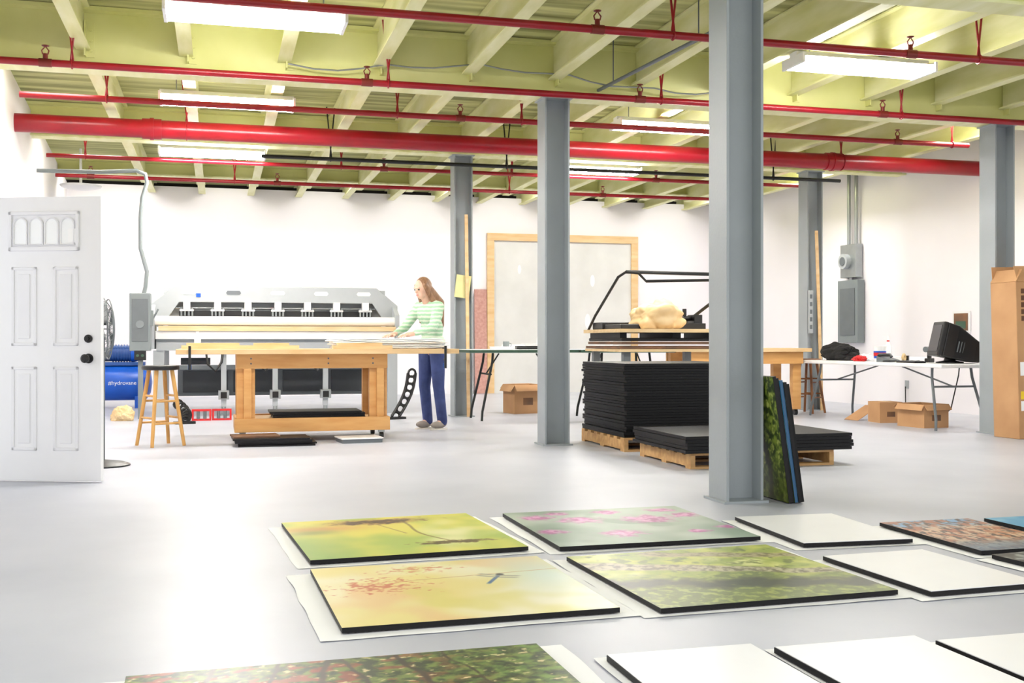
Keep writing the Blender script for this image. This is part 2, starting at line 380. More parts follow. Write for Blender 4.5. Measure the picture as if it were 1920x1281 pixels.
def p_dragon(u, v):
    c = mx((234, 218, 140), (242, 234, 198), ss(-.3, .3, fb(u*1.6, v*1.6, 21)))
    c = mx(c, (234, 194, 138), .75*ss(.05, .45, fb(u*1.9, v*1.9, 25))); c = mx(c, (220, 210, 110), .6*ss(.1, .4, fb(u*2.1, v*2.1, 29)))
    c = mx(c, (208, 226, 218), .8*gs(u, v, .92, .35, .2, .4))
    t = gs(u, v, .22, .40, .27, .20)*1.0-.85+.95*fb(u*26, v*32, 31, 3); c = mx(c, (198, 98, 64), .8*ss(-.1, .3, t))
    t = gs(u, v, .42, .14, .24, .10)*1.0-.85+.95*fb(u*28, v*30, 33, 3); c = mx(c, (208, 132, 90), .75*ss(-.1, .3, t))
    c = mx(c, (190, 150, 92), .8*ss(.006, .002, abs(v-(.34-.1*(u-.4))))*ss(.32, .4, u))
    du, dv = u-.72, v-.36
    a = du*-.5+dv*.87; b = du*.87+dv*.5
    c = mx(c, (74, 112, 160), .9*ss(.012, .005, abs(b))*ss(.11, .08, abs(a-.05)))
    c = mx(c, (60, 64, 60), .9*ss(.022, .012, math.hypot(a+.035, b)))
    for k in (-.012, .02):
        c = mx(c, (150, 146, 128), .75*ss(.014, .004, abs(a-k+.15*abs(b)))*ss(.10, .07, abs(b)))
    return c
def p_tree(u, v):
    c = mx((192, 196, 84), (144, 160, 60), ss(-.3, .3, fb(u*5, v*5, 41))); c = mx(c, (224, 224, 154), .8*ss(.1, .5, fb(u*4, v*4, 44)))
    k = fb(u*13, v*13, 47, 4); c = mx(c, (92, 104, 36), .8*ss(.05, .45, k))
    c = mx(c, (96, 110, 48), ss(-.02, .16, v-.40-.22*u+.2*fb(u*4, v*4, 49))*.9)
    c = mx(c, (170, 178, 84), .75*ss(-.05, .35, fb(u*22, v*22, 50, 4))*ss(.3, .6, v))
    w1 = .10-.05*u; e = v-(.22+.40*u)+.03*fb(u*7, v*3, 52)
    c = mx(c, mx((186, 178, 148), (102, 92, 66), ss(-.2, .35, fb(u*28, v*24, 53, 4))), .95*ss(w1*1.1, w1*.6, abs(e)))
    e2 = v-(.05+.30*(u-.3)); c = mx(c, mx((168, 156, 122), (110, 98, 60), ss(-.2, .4, fb(u*24, v*24, 55, 4))), .9*ss(.06, .03, abs(e2+.03*fb(u*6, v*6, 56)))*ss(.3, .36, u))
    e3 = v-(.58+.25*u); c = mx(c, (44, 50, 30), .85*ss(.11, .03, abs(e3+.10*fb(u*7, v*7, 58))))
    return c
def p_leaf(u, v):
    k = fb(u*26, v*24, 61, 4); c = mx((34, 50, 20), (112, 130, 58), ss(-.35, .35, k))
    c = mx(c, (156, 66, 46), .85*ss(.0, .3, fb(u*17, v*20, 64))*ss(1.0, .4, u)); c = mx(c, (226, 206, 158), .9*ss(.30, .5, fb(u*34, v*40, 66)))
    for q, w in ((.42, .012), (.55, .008), (.68, .010), (.30, .008), (.8, .006), (.15, .01)):
        c = mx(c, (52, 38, 28), .85*ss(w, w*.3, abs(u-q-.16*(v-.3)*(1 if q > .5 else -1)+.02*fb(u*3, v*6, 68))))
    c = mx(c, (116, 158, 66), .55*ss(.62, .9, u)*ss(-.1, .4, fb(u*24, v*24, 69))); return c
def p_street(u, v):
    c = mx((120, 166, 204), (206, 176, 146), ss(.05, .35, v+.2*fb(u*4, v*4, 71)))
    c = mx(c, (168, 98, 58), .9*ss(-.1, .2, fb(u*9, v*9, 73))); c = mx(c, (74, 54, 44), ss(.05, .25, fb(u*18, v*11, 75)))
    c = mx(c, (80, 118, 150), .7*ss(.6, .9, v)); return c
def p_blue(u, v): return mx(mx((70, 160, 206), (150, 204, 224), ss(-.3, .4, fb(u*3, v*3, 81))), (90, 110, 60), ss(.55, .75, v+.1*fb(u*8, v*8, 83)))
def p_dark(u, v): return mx((52, 60, 62), (150, 160, 160), ss(-.1, .5, fb(u*8, v*8, 91)))
def p_forest(u, v):
    c = mx((44, 62, 22), (124, 144, 54), ss(-.25, .3, fb(u*16, v*16, 95))); c = mx(c, (196, 204, 110), .8*ss(.1, .4, fb(u*24, v*24, 97)))
    for q in (.2, .45, .7): c = mx(c, (30, 30, 20), .8*ss(.05, .02, abs(u-q+.06*sin(v*6+q*9))))
    return mx(c, (70, 80, 28), ss(.6, .9, v)*.6)
def picture(name, w, h, z, paint, N, par, M=None):
    b = bmesh.new(); nu = N; nv = max(2, int(N*h/w)); cols = []; gr = []
    for j in range(nv+1):
        row = []
        for i in range(nu+1):
            u, v = i/nu, j/nv; p = V(((u-.5)*w, (.5-v)*h, z)); row.append(b.verts.new(M @ p if M else p)); cols.append(lin(paint(u, v)))
        gr.append(row)
    for j in range(nv):
        for i in range(nu): b.faces.new((gr[j+1][i], gr[j+1][i+1], gr[j][i+1], gr[j][i]))
    me = D.meshes.new(name); b.to_mesh(me); b.free(); a = me.color_attributes.new('Col', 'FLOAT_COLOR', 'POINT')
    a.data.foreach_set('color', [x for c in cols for x in (c[0], c[1], c[2], 1.)]); me.materials.append(m_pic)
    o = D.objects.new(name, me); C.objects.link(o); o.parent = par; return o
pz = [0]
def floor_print(cor, paint, label, N=170, th=.019, pl=None, grow=(.065, .035), off=(0, 0)):
    i = pz[0]; pz[0] += 1
    z0 = .008+(i % 2)*.0006; P = [G(x, y, z0+th) for x, y in cor]
    if len(P) == 3: a, b, d = P; P = [a, b, b+d-a, d]
    a, b, c, d = P; ctr = (a+b+c+d)/4; e = ((b-a)+(c-d)); f = ((a-d)+(b-c))
    a1 = math.atan2(e.y, e.x); a2 = math.atan2(-f.x, f.y); rz = (a1+a2)/2; w = e.length/2; h = f.length/2
    nm = 'photo_print' if paint else 'blank_print'
    t = thing(nm, label, 'print', (ctr.x, ctr.y, z0), rz)
    B(-w/2, w/2, -h/2, h/2, 0, th-.001).out('mount', m_blkedge, t)
    if paint: picture('picture', w, h, th, paint, N, t)
    else: B(-w/2+.003, w/2-.003, -h/2+.003, h/2-.003, th-.001, th+.0015).out('white_face', m_film, t)
    m = MB(); n = 26; W2, H2 = w+grow[0]*2, h+grow[1]*2; gr = []
    for j in range(n+1):
        row = []
        for k in range(n+1):
            u, v = k/n-.5, j/n-.5; x, y = u*W2, v*H2; ed = max(0, max(abs(x)-w/2, abs(y)-h/2))
            wob = noise.noise(V((x*4+i*7, y*4, i)))
            zz = .0015+i*.0003+ed*max(0, wob+.1)*.06
            row.append(m.b.verts.new((x+ed*.12*wob, y+ed*.12*wob, zz)))
        gr.append(row)
    for j in range(n):
        for k in range(n): m.b.faces.new((gr[j][k], gr[j][k+1], gr[j+1][k+1], gr[j+1][k]))
    o = m.out('paper_sheet', m_paper, None, True); o.location = (ctr.x+off[0], ctr.y+off[1], 0); o.rotation_euler = (0, 0, rz+random.uniform(-.02, .02))
    tag(o, pl, 'paper sheet', 'white paper sheets under the prints on the floor')
floor_print([(523, 980), (873, 963), (993, 1025), (587, 1050)], p_branch, 'yellow green print of a drooping brown branch lying on the floor', 220, pl='white paper sheet under the yellow green branch print', off=(0, -.015))
floor_print([(945, 963), (1270, 948), (1415, 1005), (1050, 1027)], p_pink, 'grey green print of pink flowers lying on the floor', 200, pl='white paper sheet under the pink flower print')
floor_print([(1388, 970), (1560, 962), (1705, 1010), (1500, 1020)], None, 'blank white print lying right of the pink flower print', pl='white paper sheet under the blank print beside the flower print')
floor_print([(1650, 980), (1815, 972), (1840, 1033)], p_street, 'rust and blue print lying between blank prints at the right', 120, pl='white paper sheet under the rust and blue print')
floor_print([(1850, 972), (1985, 964), (2010, 1010)], p_blue, 'bright blue sky print cut by the right edge', 60, pl='white paper sheet under the bright blue print')
floor_print([(570, 1065), (1010, 1045), (1160, 1138), (655, 1178)], p_dragon, 'cream and yellow print of a blue dragonfly on a twig', 260, pl='white paper sheet under the dragonfly print', grow=(.08, .04), off=(-.01, -.015))
floor_print([(1058, 1045), (1440, 1020), (1678, 1107), (1245, 1140)], p_tree, 'print of mossy leaning tree trunks and yellow foliage', 260, pl='white paper sheet under the mossy tree print')
floor_print([(1545, 1043), (1730, 1030), (1745, 1110)], None, 'blank white print right of the mossy tree print', pl='white paper sheet under the blank print beside the tree print')
floor_print([(1863, 1040), (2020, 1025), (2060, 1088)], p_dark, 'dark grey print only just in view at the right edge', 60, pl='white paper sheet under the dark grey print at the right edge')
floor_print([(235, 1268), (1005, 1207), (180, 1540)], p_leaf, 'large green and red woodland print at the bottom edge', 320, pl='white paper sheet under the large woodland print', grow=(.1, .035))
floor_print([(1132, 1228), (1405, 1208), (1433, 1462)], None, 'leftmost blank white print along the bottom edge', pl='white paper sheet under the leftmost blank print at the bottom', grow=(.02, .05))
floor_print([(1445, 1213), (1712, 1193), (1811, 1405)], None, 'middle blank white print along the bottom edge', pl='white paper sheet under the middle blank print at the bottom', grow=(.015, .05))
floor_print([(1745, 1200), (2050, 1178), (2194, 1380)], None, 'rightmost blank white print along the bottom right corner', pl='white paper sheet under the rightmost blank print at the bottom', grow=(.02, .05))

# prints leaning on the front column
lean = [(p_forest, 'leaning print of dark mossy woodland, nearest the column', m_blkedge), (p_dark, 'leaning dark edged print second from the column', m_blkedge), (p_blue, 'blue edged print in the middle of the leaning row', m_bluee), (p_dark, 'leaning dark print fourth from the column', m_blkedge), (p_dark, 'outermost dark print leaning in the row on the column', m_blkpan)]
for i, (pf, lb, em) in enumerate(lean):
    th = .020; Hh = .79-.012*i; x0 = 3.39+i*.0225; tilt = -.142
    t = thing('leaning_print', lb, 'print', (x0, 6.04+.006*((i*2) % 3), .002), 0, 'prints leaning on the front column'); t.rotation_euler = (0, tilt, 0)
    B(0, th, 0, .78, 0.005, Hh).out('mount', em, t)
    picture('picture', .78, Hh-.005, 0, pf, 120 if i == 0 else 30, t, Matrix.Translation((-.0015, .39, Hh/2+.003)) @ Matrix.Rotation(-pi/2, 4, 'Z') @ Matrix.Rotation(pi/2, 4, 'X'))

# ---------------------------------------------------------------- pallets and black boards
def pallet(x, y, w, h, label):
    t = thing('wooden_pallet', label, 'pallet', (x, y, 0), 0, 'wooden pallets')
    for i in range(3):
        xx = -w/2+.02+i*(w-.04)/2; B(xx-.02, xx+.02, -h/2, h/2, .018, .105).out('stringer', m_pal, t)
        yy = -h/2+.05+i*(h-.1)/2; B(-w/2, w/2, yy-.05, yy+.05, 0, .018).out('bottom_board', m_pal, t)
    for i in range(7):
        yy = -h/2+.05+i*(h-.1)/6; B(-w/2, w/2, yy-.047, yy+.047, .105, .125).out('deck_board', m_pal, t)
pallet(4.18, 9.88, 1.26, 1.2, 'wooden pallet under the tall black board stack')
pallet(4.2, 8.42, 1.26, 1.06, 'wooden pallet under the low black board stack')
def stack(x, y, z, w, h, th, n, name, label, cat, group, m, jit=.012, gap=.0015, rj=.1):
    f = None
    for i in range(n):
        if f is None:
            f = o = B(-w/2, w/2, -h/2, h/2, 0, th).out(name, m); tag(o, label, cat, group)
        else: o = dup(f)
        o.location = (x+random.uniform(-jit, jit), y+random.uniform(-jit, jit), z+i*(th+gap)); o.rotation_euler = (0, 0, random.uniform(-jit, jit)*rj)
stack(4.18, 9.9, .126, 1.22, 1.18, .0225, 27, 'black_board', 'thin black board in the tall stack on a pallet', 'board', 'black boards in the tall stack', m_blkpan, .016, .0025)
stack(4.25, 8.42, .126, 1.46, 1.12, .0245, 5, 'black_board', 'glossy black board in the low stack on the front pallet', 'board', 'black boards in the low stack', m_blkpan, .01, .0025)

# ---------------------------------------------------------------- work table
wt = thing('work_table', 'large pine work table on casters with overhanging top', 'table', (.98, 11.5, 0))
B(-1.37, 1.42, -.5, .48, .875, .925).out('tabletop', m_pinep, wt, bev=.004)
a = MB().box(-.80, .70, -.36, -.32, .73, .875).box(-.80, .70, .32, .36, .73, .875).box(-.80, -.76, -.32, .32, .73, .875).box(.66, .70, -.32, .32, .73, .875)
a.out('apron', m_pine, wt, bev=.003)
for x in (-.66, .1, .55):
    for z in (.78, .83): MB().cyl((x, -.36, z), (x, -.366, z), .009, n=8).out('bolt', m_greyd, wt)
for sx in (-.71, .61):
    for sy in (-.27, .27):
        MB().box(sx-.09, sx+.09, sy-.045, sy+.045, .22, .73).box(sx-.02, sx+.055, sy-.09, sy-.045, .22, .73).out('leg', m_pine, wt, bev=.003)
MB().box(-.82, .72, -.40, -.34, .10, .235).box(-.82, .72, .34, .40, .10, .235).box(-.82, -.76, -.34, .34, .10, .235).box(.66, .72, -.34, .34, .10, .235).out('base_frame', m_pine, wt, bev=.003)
B(-.76, .66, -.34, .34, .2, .222).out('lower_shelf', m_pinep, wt)
for sx in (-.74, .64):
    for sy in (-.33, .33):
        c = MB().box(sx-.03, sx+.03, sy-.03, sy+.03, .075, .1).out('caster', m_steel, wt)
        MB().cyl((sx-.02, sy, .04), (sx+.02, sy, .04), .04, n=16).out('wheel', m_black, c, True)
stack(.98, 11.45, .2235, .92, .5, .016, 4, 'dark_board', 'dark board stacked on the lower shelf of the work table', 'board', 'dark boards on the work table shelf', m_blkpan, .02, rj=.6)
stack(.52, 10.85, .001, .72, .42, .014, 5, 'scrap_board', 'thin dark scrap board piled on the floor before the work table', 'board', 'scrap boards on the floor before the work table', m_blkedge, .04, rj=.8)
tag(B(-.22, .22, -.16, .16, 0, .016).out('brown_board', m_orange, None, loc=(.35, 10.88, .0795), rot=(0, 0, .1)), 'brown board on top of the dark scrap pile on the floor', 'board')
fw = thing('wrapped_block', 'flat white block with dark speckled edge under the right of the work table', 'block', (1.36, 10.92, 0), .12)
B(-.2, .2, -.15, .15, 0, .04).out('core', m_greyd, fw); B(-.21, .21, -.16, .16, .04, .052).out('white_top', m_white, fw)
for x, y, w, h, r, lb in ((-.02, 11.45, .66, .16, .06, 'pale wood offcut at the left of the work table top'), (.55, 11.3, .5, .12, -.08, 'pale wood offcut at the middle of the work table top'), (1.42, 11.12, .6, .1, .02, 'pale wood offcut in front of the white foam sheets')):
    tag(MB().box(-w/2, w/2, -h/2, h/2, 0, .035).box(-w/2+.05, w/2-.1, -h/2+.02, h/2+.03, .035, .06).out('wood_offcut', m_ply, None, loc=(x, y, .9255), rot=(0, 0, r)), lb, 'offcut')
bt = thing('bottle', 'small clear plastic bottle on the left of the work table', 'bottle', (-.2, 11.72, .9255))
MB().lathe([(.03, 0), (.034, .01), (.034, .11), (.013, .14), (.013, .16)], n=16).out('body', m_gbot, bt, True); MB().lathe([(.015, .158), (.015, .18)], n=12).out('cap', m_white, bt, True)
def clamp(x, y, rz, lb):
    t = thing('bar_clamp', lb, 'clamp', (x, y, .926), rz)
    MB().box(-.012, .012, -.008, .09, .0, .016).box(-.012, .012, -.022, -.006, -.2, .03).box(-.01, .01, -.01, .05, -.12, -.1).out('frame', m_black, t)
    MB().cyl((0, .04, -.20), (0, .04, -.06), .008, n=8).cyl((0, .04, -.20), (0, .04, -.15), .017, n=10).out('screw_handle', m_blued, t, True)
clamp(-.26, 10.985, 0, 'dark bar clamp on the left front edge of the work table')
clamp(2.25, 10.985, 0, 'dark bar clamp on the right front edge of the work table')
m = MB(); n = 16; gr = []
for j in range(n+1): gr.append([m.b.verts.new((.6*(k/n*2-1), .28*(j/n*2-1), .010*noise.noise(V((k*.3, j*.3, 4.)))+.008)) for k in range(n+1)])
for j in range(n):
    for k in range(n): m.b.faces.new((gr[j][k], gr[j][k+1], gr[j+1][k+1], gr[j+1][k]))
o = m.out('foam_sheet', m_foam, None, True); sd = o.modifiers.new('t', 'SOLIDIFY'); sd.thickness = .011; sd.offset = 1; bake(o)
tag(o, 'thin white foam sheet in the loose pile under the woman\'s hands', 'foam sheet', 'white foam sheets on the work table')
for i in range(6):
    if i: o = dup(f0)
    else: f0 = o
    o.location = (1.76+.03*(i % 2)-.012*i, 11.62+.015*(i % 3), .926+i*.0168); o.rotation_euler = (0, 0, -.03)

# ---------------------------------------------------------------- stools
def stool(x, y, lb, ms, mw, h=.77):
    t = thing('bar_stool', lb, 'stool', (x, y, 0), .5)
    MB().lathe([(.14, h-.045), (.172, h-.04), (.178, h-.02), (.172, h-.004), (.15, h), (.001, h)], n=32).out('seat', ms, t, True)
    def lp(i, z):
        r = .23-(.23-.11)*z/(h-.04); a = pi/4+i*pi/2; return V((cos(a)*r, sin(a)*r, z))
    for i in range(4): MB().cyl(lp(i, 0), lp(i, h-.042), .017, .02, 12).out('leg', mw, t, True)
    for i in range(4):
        for z in (.22+.05*(i % 2), .43+.05*(i % 2)): MB().cyl(lp(i, z), lp((i+1) % 4, z), .011, n=8).out('rung', mw, t, True)
stool(-.53, 11.02, 'round black seated stool with honey wood legs beside the work table', m_black, m_stool)
stool(8.0, 13.72, 'brown wooden stool at the end of the white folding table', m_stoold, m_stoold, .76)

# ---------------------------------------------------------------- pedestal fan
fan = thing('pedestal_fan', 'black pedestal fan half hidden behind the open white door', 'fan', (-.89, 9.34, 0), .25)
MB().lathe([(.21, 0), (.21, .012), (.16, .03), (.03, .05)], n=32).out('base', m_black, fan, True)
MB().cyl((0, 0, .04), (0, 0, 1.04), .016).out('pole', m_greyd, fan, True)
MB().cyl((-.16, 0, 1.1), (-.03, 0, 1.1), .055, .07, 16).out('motor', m_black, fan, True)
RY = Matrix.Rotation(pi/2, 4, 'Y'); cg = MB()
for r, x in ((.25, 0), (.24, .04), (.24, -.04), (.17, .06), (.17, -.05), (.09, .065)): cg.torus((x, 0, 1.1), r, .005, RY, 28, 5)
for i in range(28):
    a = i*2*pi/28; cg.tube([(.07, cos(a)*.04, 1.1+sin(a)*.04), (.06, cos(a)*.17, 1.1+sin(a)*.17), (.0, cos(a)*.25, 1.1+sin(a)*.25), (-.05, cos(a)*.17, 1.1+sin(a)*.17), (-.05, cos(a)*.06, 1.1+sin(a)*.06)], .0025, 4)
cg.out('cage', m_greyd, fan, True)
for i in range(3):
    M = Matrix.Translation((0, 0, 1.1)) @ Matrix.Rotation(i*2*pi/3, 4, 'X') @ Matrix.Rotation(.4, 4, 'Z')
    MB().prism([(-.05, .03), (.05, .03), (.09, .12), (.08, .2), (-.03, .21), (-.07, .12)], -.003, .003, 'x', M).out('blade', m_steel, fan)

# ---------------------------------------------------------------- air compressor
ac = thing('air_compressor', 'blue air compressor with a horizontal tank in the back left corner', 'compressor', (-1.56, 17.5, 0))
MB().lathe([(.02, -.6), (.16, -.58), (.25, -.52), (.27, -.45), (.27, .45), (.25, .52), (.16, .58), (.02, .6)], (0, 0, .38), 32, RY).out('tank', m_blue, ac, True)
for x in (-.4, .4): B(x-.04, x+.04, -.2, .2, 0, .18).out('foot', m_blue, ac)
MB().box(-.4, .5, -.14, .14, .64, .69).out('motor_plate', m_blued, ac)
m = MB().cyl((0, 0, .82), (.3, 0, .82), .12, n=20)
for i in range(7): m.cyl((.03+i*.04, 0, .82), (.045+i*.04, 0, .82), .135, n=20)
m.out('motor', m_blued, ac, True)
MB().cyl((.3, 0, .82), (.42, 0, .82), .14, .11, 20).out('motor_cover', m_blue, ac, True); MB().cyl((-.35, 0, .8), (0, 0, .8), .1, n=20).out('pump', m_greyd, ac, True)
text('lettering', '#hydrovane', .083, m_white, ac, (.19, -.272, .38), (pi/2, 0, 0))

# ---------------------------------------------------------------- electrical switch box and conduit
eb = thing('switch_box', 'grey electrical disconnect box on a conduit left of the big machine', 'switch box', (-.96, 14.85, 0))
B(-.13, .13, -.09, .09, .88, 1.62).out('enclosure', m_slate, eb, bev=.01)
B(-.10, .10, -.1, -.09, 1.0, 1.55).out('cover', m_greyd, eb, bev=.005)
MB().box(.13, .16, -.06, .02, 1.2, 1.4).cyl((.16, -.02, 1.3), (.22, -.04, 1.42), .012, n=8).out('switch_handle', m_slate, eb)
m = MB().cyl((0, -.1, 1.22), (0, -.112, 1.22), .05, n=16); m.out('dial', m_slate, eb, True)
B(-.03, .03, .0, .06, 0, .88).out('support_post', m_slate, eb)
B(-.07, .07, -.09, .0, .76, .88).out('control_panel', m_black, eb)
for x in (-.03, .03): MB().cyl((x, -.09, .82), (x, -.102, .82), .018, n=12).out('button', m_dgreen, eb)
MB().tube([(-1.4, .2, 3.18), (-.5, .1, 3.18), (-.05, 0, 3.2), (.06, 0, 3.16), (.08, 0, 3.05), (.02, 0, 2.85), (-.0, 0, 2.6), (0, 0, 2.2), (.08, 0, 1.9), (.06, 0, 1.7), (.04, 0, 1.61)], .026, 10).out('conduit', m_slate, eb, True)
tag(MB().lathe([(.3, 0), (.28, -.03), (.15, -.06), (.01, -.07)], n=28).cyl((0, 0, 0), (0, 0, .55), .02).out('dish_lamp', m_white, None, True, loc=(-1.98, 17.5, 3.34)), 'white dish shaped fitting high in the back left corner', 'light fitting')

# ---------------------------------------------------------------- big machine
mc = thing('panel_machine', 'long light grey gantry machine behind the work table', 'machine', (.8, 16.0, 0))
MB().prism([(-1.66, 1.2), (-1.66, 1.50), (-1.36, 1.75), (1.36, 1.75), (1.66, 1.50), (1.66, 1.2), (1.52, 1.2), (1.30, 1.53), (-1.30, 1.53), (-1.52, 1.2)], -.64, -.5).out('gantry_panel', m_grey, mc, bev=.008)
for i in range(5):
    x = -1.18+i*.59
    MB().prism([(x-.10, 1.66), (x-.08, 1.69), (x+.08, 1.69), (x+.10, 1.66), (x+.08, 1.635), (x-.08, 1.635)], -.644, -.63).out('slot', m_greyd if i == 1 else m_white, mc)
B(-1.08, -1.02, -.646, -.63, 1.6, 1.65).out('badge', m_blue, mc)
B(-1.5, 1.5, -.5, -.3, 1.53, 1.72).out('gantry_beam', m_grey, mc)
B(-1.45, 1.45, -.45, -.4, 1.2, 1.53).out('rear_panel', m_grey, mc)
B(-1.30, 1.30, -.6, -.48, 1.34, 1.42).out('shade_beam', m_black, mc)  # black beam put in for the shade below the gantry panel
MB().cyl((-1.45, -.56, 1.455), (1.45, -.56, 1.455), .018, n=12).out('guide_rod', m_steel, mc, True)
for i in range(7):
    x = -1.2+i*.4; c = MB().box(x-.045, x+.045, -.70, -.6, 1.43, 1.54).box(x-.09, x+.09, -.68, -.62, 1.41, 1.435).out('clamp_head', m_white, mc)
    for q in (-.07, -.025, .025, .07): MB().cyl((x+q, -.66, 1.34), (x+q, -.66, 1.46), .014, n=8).out('piston', m_steel, c, True)
    MB().box(x-.09, x+.09, -.69, -.63, 1.325, 1.345).out('clamp_foot', m_black, c)
MB().cyl((-1.62, -.82, 1.275), (1.6, -.82, 1.275), .062, n=20).out('roller_bar', m_white, mc, True)
for s in (-1.63, 1.61): MB().prism([(-.92, .9), (-.4, .9), (-.4, 1.5), (-.62, 1.5), (-.92, 1.36)], s-.03, s+.03, 'x').out('end_plate', m_grey, mc)
B(-1.55, 1.58, -.98, -.1, 1.14, 1.205).out('wood_bed', m_ply, mc)
B(-1.59, 1.57, -.94, .7, 1.03, 1.14).out('rail', m_white, mc, bev=.008)
B(-1.58, 1.56, -.9, .66, .88, 1.0).out('table_frame', m_grey, mc)
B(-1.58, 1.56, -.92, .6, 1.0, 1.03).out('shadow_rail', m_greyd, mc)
B(-1.35, 1.5, .3, .6, .22, .64).out('lower_cabinet', m_greyd, mc, bev=.01)
for i in range(4): B(-1.28+i*.7, -.66+i*.7, .285, .3, .27, .58).out('cabinet_panel', m_under, mc, bev=.006)
for x in (-1.3, -.5, .3, 1.1): MB().cyl((x, .1, .72), (x+.4, .1, .72), .05, n=12).out('vacuum_pipe', m_under, mc, True)
B(-1.5, 1.5, -.62, -.54, .62, .68).out('stretcher', m_greyd, mc)
for x in (-1.55, 1.55):
    for y in (-.8, .6): B(x-.07, x+.07, y-.07, y+.07, .0, .88).out('leg', m_grey, mc)
for i in range(4):
    x = -.72+i*.68
    c = MB().box(x-.035, x+.035, -.75, -.68, .12, .88).out('support_jack', m_grey, mc)
    MB().box(x-.07, x+.07, -.8, -.64, .22, .34).cyl((x, -.72, .0), (x, -.72, .14), .03, n=10).cyl((x, -.72, 0), (x, -.72, .015), .07, n=14).out('jack_foot', m_steel, c)
    B(x-.04, x+.04, -.81, -.8, .235, .32).out('jack_plate', m_black, c)
for x in (-.95, -.3, .4, 1.1): MB().tube([(x, -.85, .88), (x+.02, -.88, .7), (x+.12, -.86, .6), (x+.2, -.84, .72), (x+.22, -.82, .88)], .016, 6).out('hose', m_black, mc, True)
def red_clamp(x, y, lb):
    t = thing('red_clamp_block', lb, 'clamp', (x, y, 0))
    MB().box(-.12, .12, -.02, .02, 0, .025).box(-.12, .12, -.02, .02, .12, .145).box(-.12, -.095, -.02, .02, .025, .12).box(.095, .12, -.02, .02, .025, .12).out('frame', m_redp, t)
    for q in (-.04, .04): MB().cyl((q, 0, .02), (q, 0, .12), .022, n=10).out('roller', m_greyd, t)
p = G(378, 789); red_clamp(p.x, p.y, 'left small red frame on the floor before the machine'); p = G(416, 788); red_clamp(p.x, p.y, 'right small red frame on the floor before the machine')
def carrier(px, py, px2, h, lb):
    p = G(px, py); t = thing('cable_carrier', lb, 'bracket', (p.x, p.y, 0), .26)
    dx = (px2-px)/145.; m = MB()
    pts = [V((dx*k/6+(.05*sin(k/6*pi)), 0, .04+h*k/6)) for k in range(7)]
    m.tube([q+V((-.055, 0, 0)) for q in pts], .018, 6).tube([q+V((.055, 0, 0)) for q in pts], .018, 6)
    for q in pts: m.torus(q, .05, .016, Matrix.Rotation(pi/2, 4, 'X'), 14, 5)
    m.box(-.12, .12, -.06, .06, 0, .03); m.out('perforated_arm', m_black, t, True)
carrier(742, 786, 775, .55, 'black perforated bracket leaning right of the machine feet'); carrier(346, 795, 335, .2, 'short black perforated bracket left of the red frames')
tag(crumple('crumpled_paper', m_kraft, (-1.15, 14.6, 0), .15, .12, .12, 3., 4., .25), 'crumpled tan paper on the floor beside the blue compressor', 'paper')

# ---------------------------------------------------------------- woman
ps = thing('person', 'woman with long brown hair in striped shirt and jeans handling white foam sheets', 'person', (2.36, 12.28, 0), radians(-58))
b = MB()
hd = V((0, -.15, 1.605)); T = Matrix.Rotation(.28, 4, 'X')
b.ball(hd, 1, (.073, .092, .105), 20, T); b.ball(hd+T @ V((0, -.035, -.06)), 1, (.052, .055, .06), 16)
b.ball(hd+T @ V((0, -.098, -.018)), 1, (.012, .018, .022), 10); b.ball(hd+T @ V((0, -.085, .02)), 1, (.05, .012, .014), 10); b.ball(hd+T @ V((0, -.082, -.062)), 1, (.022, .012, .01), 10)
for s in (-1, 1): b.ball(hd+V((s*.074, .01, -.01)), 1, (.012, .022, .032), 10)
b.cap((0, -.06, 1.42), (0, -.125, 1.55), .056, .05)
b.ball((0, -.03, 1.32), 1, (.16, .10, .15), 18); b.ball((0, 0, 1.12), 1, (.125, .09, .16), 18); b.ball((0, .01, .95), 1, (.16, .11, .12), 18)
for s in (-1, 1):
    sh = V((s*.165, -.05, 1.39)); el = V((s*.235, -.20, 1.16)); wr = V((s*.15, -.42, 1.085)); pm = wr+V((-s*.02, -.07, -.012))
    b.cap((s*.06, -.04, 1.40), sh, .065, .055); b.cap(sh, el, .05, .038); b.cap(el, wr, .038, .024)
    b.cap(wr, pm, .026, .026); b.ball(pm, 1, (.040, .045, .018), 12)
    for k, (dx, L) in enumerate(((-.03, .068), (-.01, .078), (.011, .072), (.03, .055))):
        q0 = pm+V((dx, -.03, 0)); q1 = q0+V((dx*.25, -L*.5, -.006)); q2 = q1+V((dx*.1, -L*.5, -.022)); b.cap(q0, q1, .0095, .009); b.cap(q1, q2, .009, .0075)
    q0 = pm+V((-s*.03, .02, 0)); q1 = q0+V((-s*.03, -.025, -.006)); b.cap(q0, q1, .012, .010); b.cap(q1, q1+V((-s*.008, -.03, -.012)), .010, .008)
    hp = V((s*.09, .0, .92)); kn = V((s*.10, -.02+(.03 if s > 0 else 0), .49)); an = V((s*.10, .03+(.04 if s > 0 else 0), .09))
    b.cap(hp, kn, .085, .055); b.cap(kn, an, .053, .036); b.cap(an, an+V((0, -.12, -.04)), .036, .03)
body = blob('body', b, m_skin, ps, .0065, 4)
for s in (-1, 1):
    MB().ball(hd+T @ V((s*.03, -.083, .0)), 1, (.013, .009, .008), 10).out('eye', m_black, body, True)
MB().ball(hd+T @ V((0, -.092, -.06)), 1, (.021, .007, .007), 10).out('lips', m_lips, body, True)
s_ = MB(); s_.ball((0, -.03, 1.32), 1, (.178, .118, .155), 20).ball((0, 0, 1.14), 1, (.148, .112, .18), 20).ball((0, .01, .99), 1, (.172, .125, .10), 20)
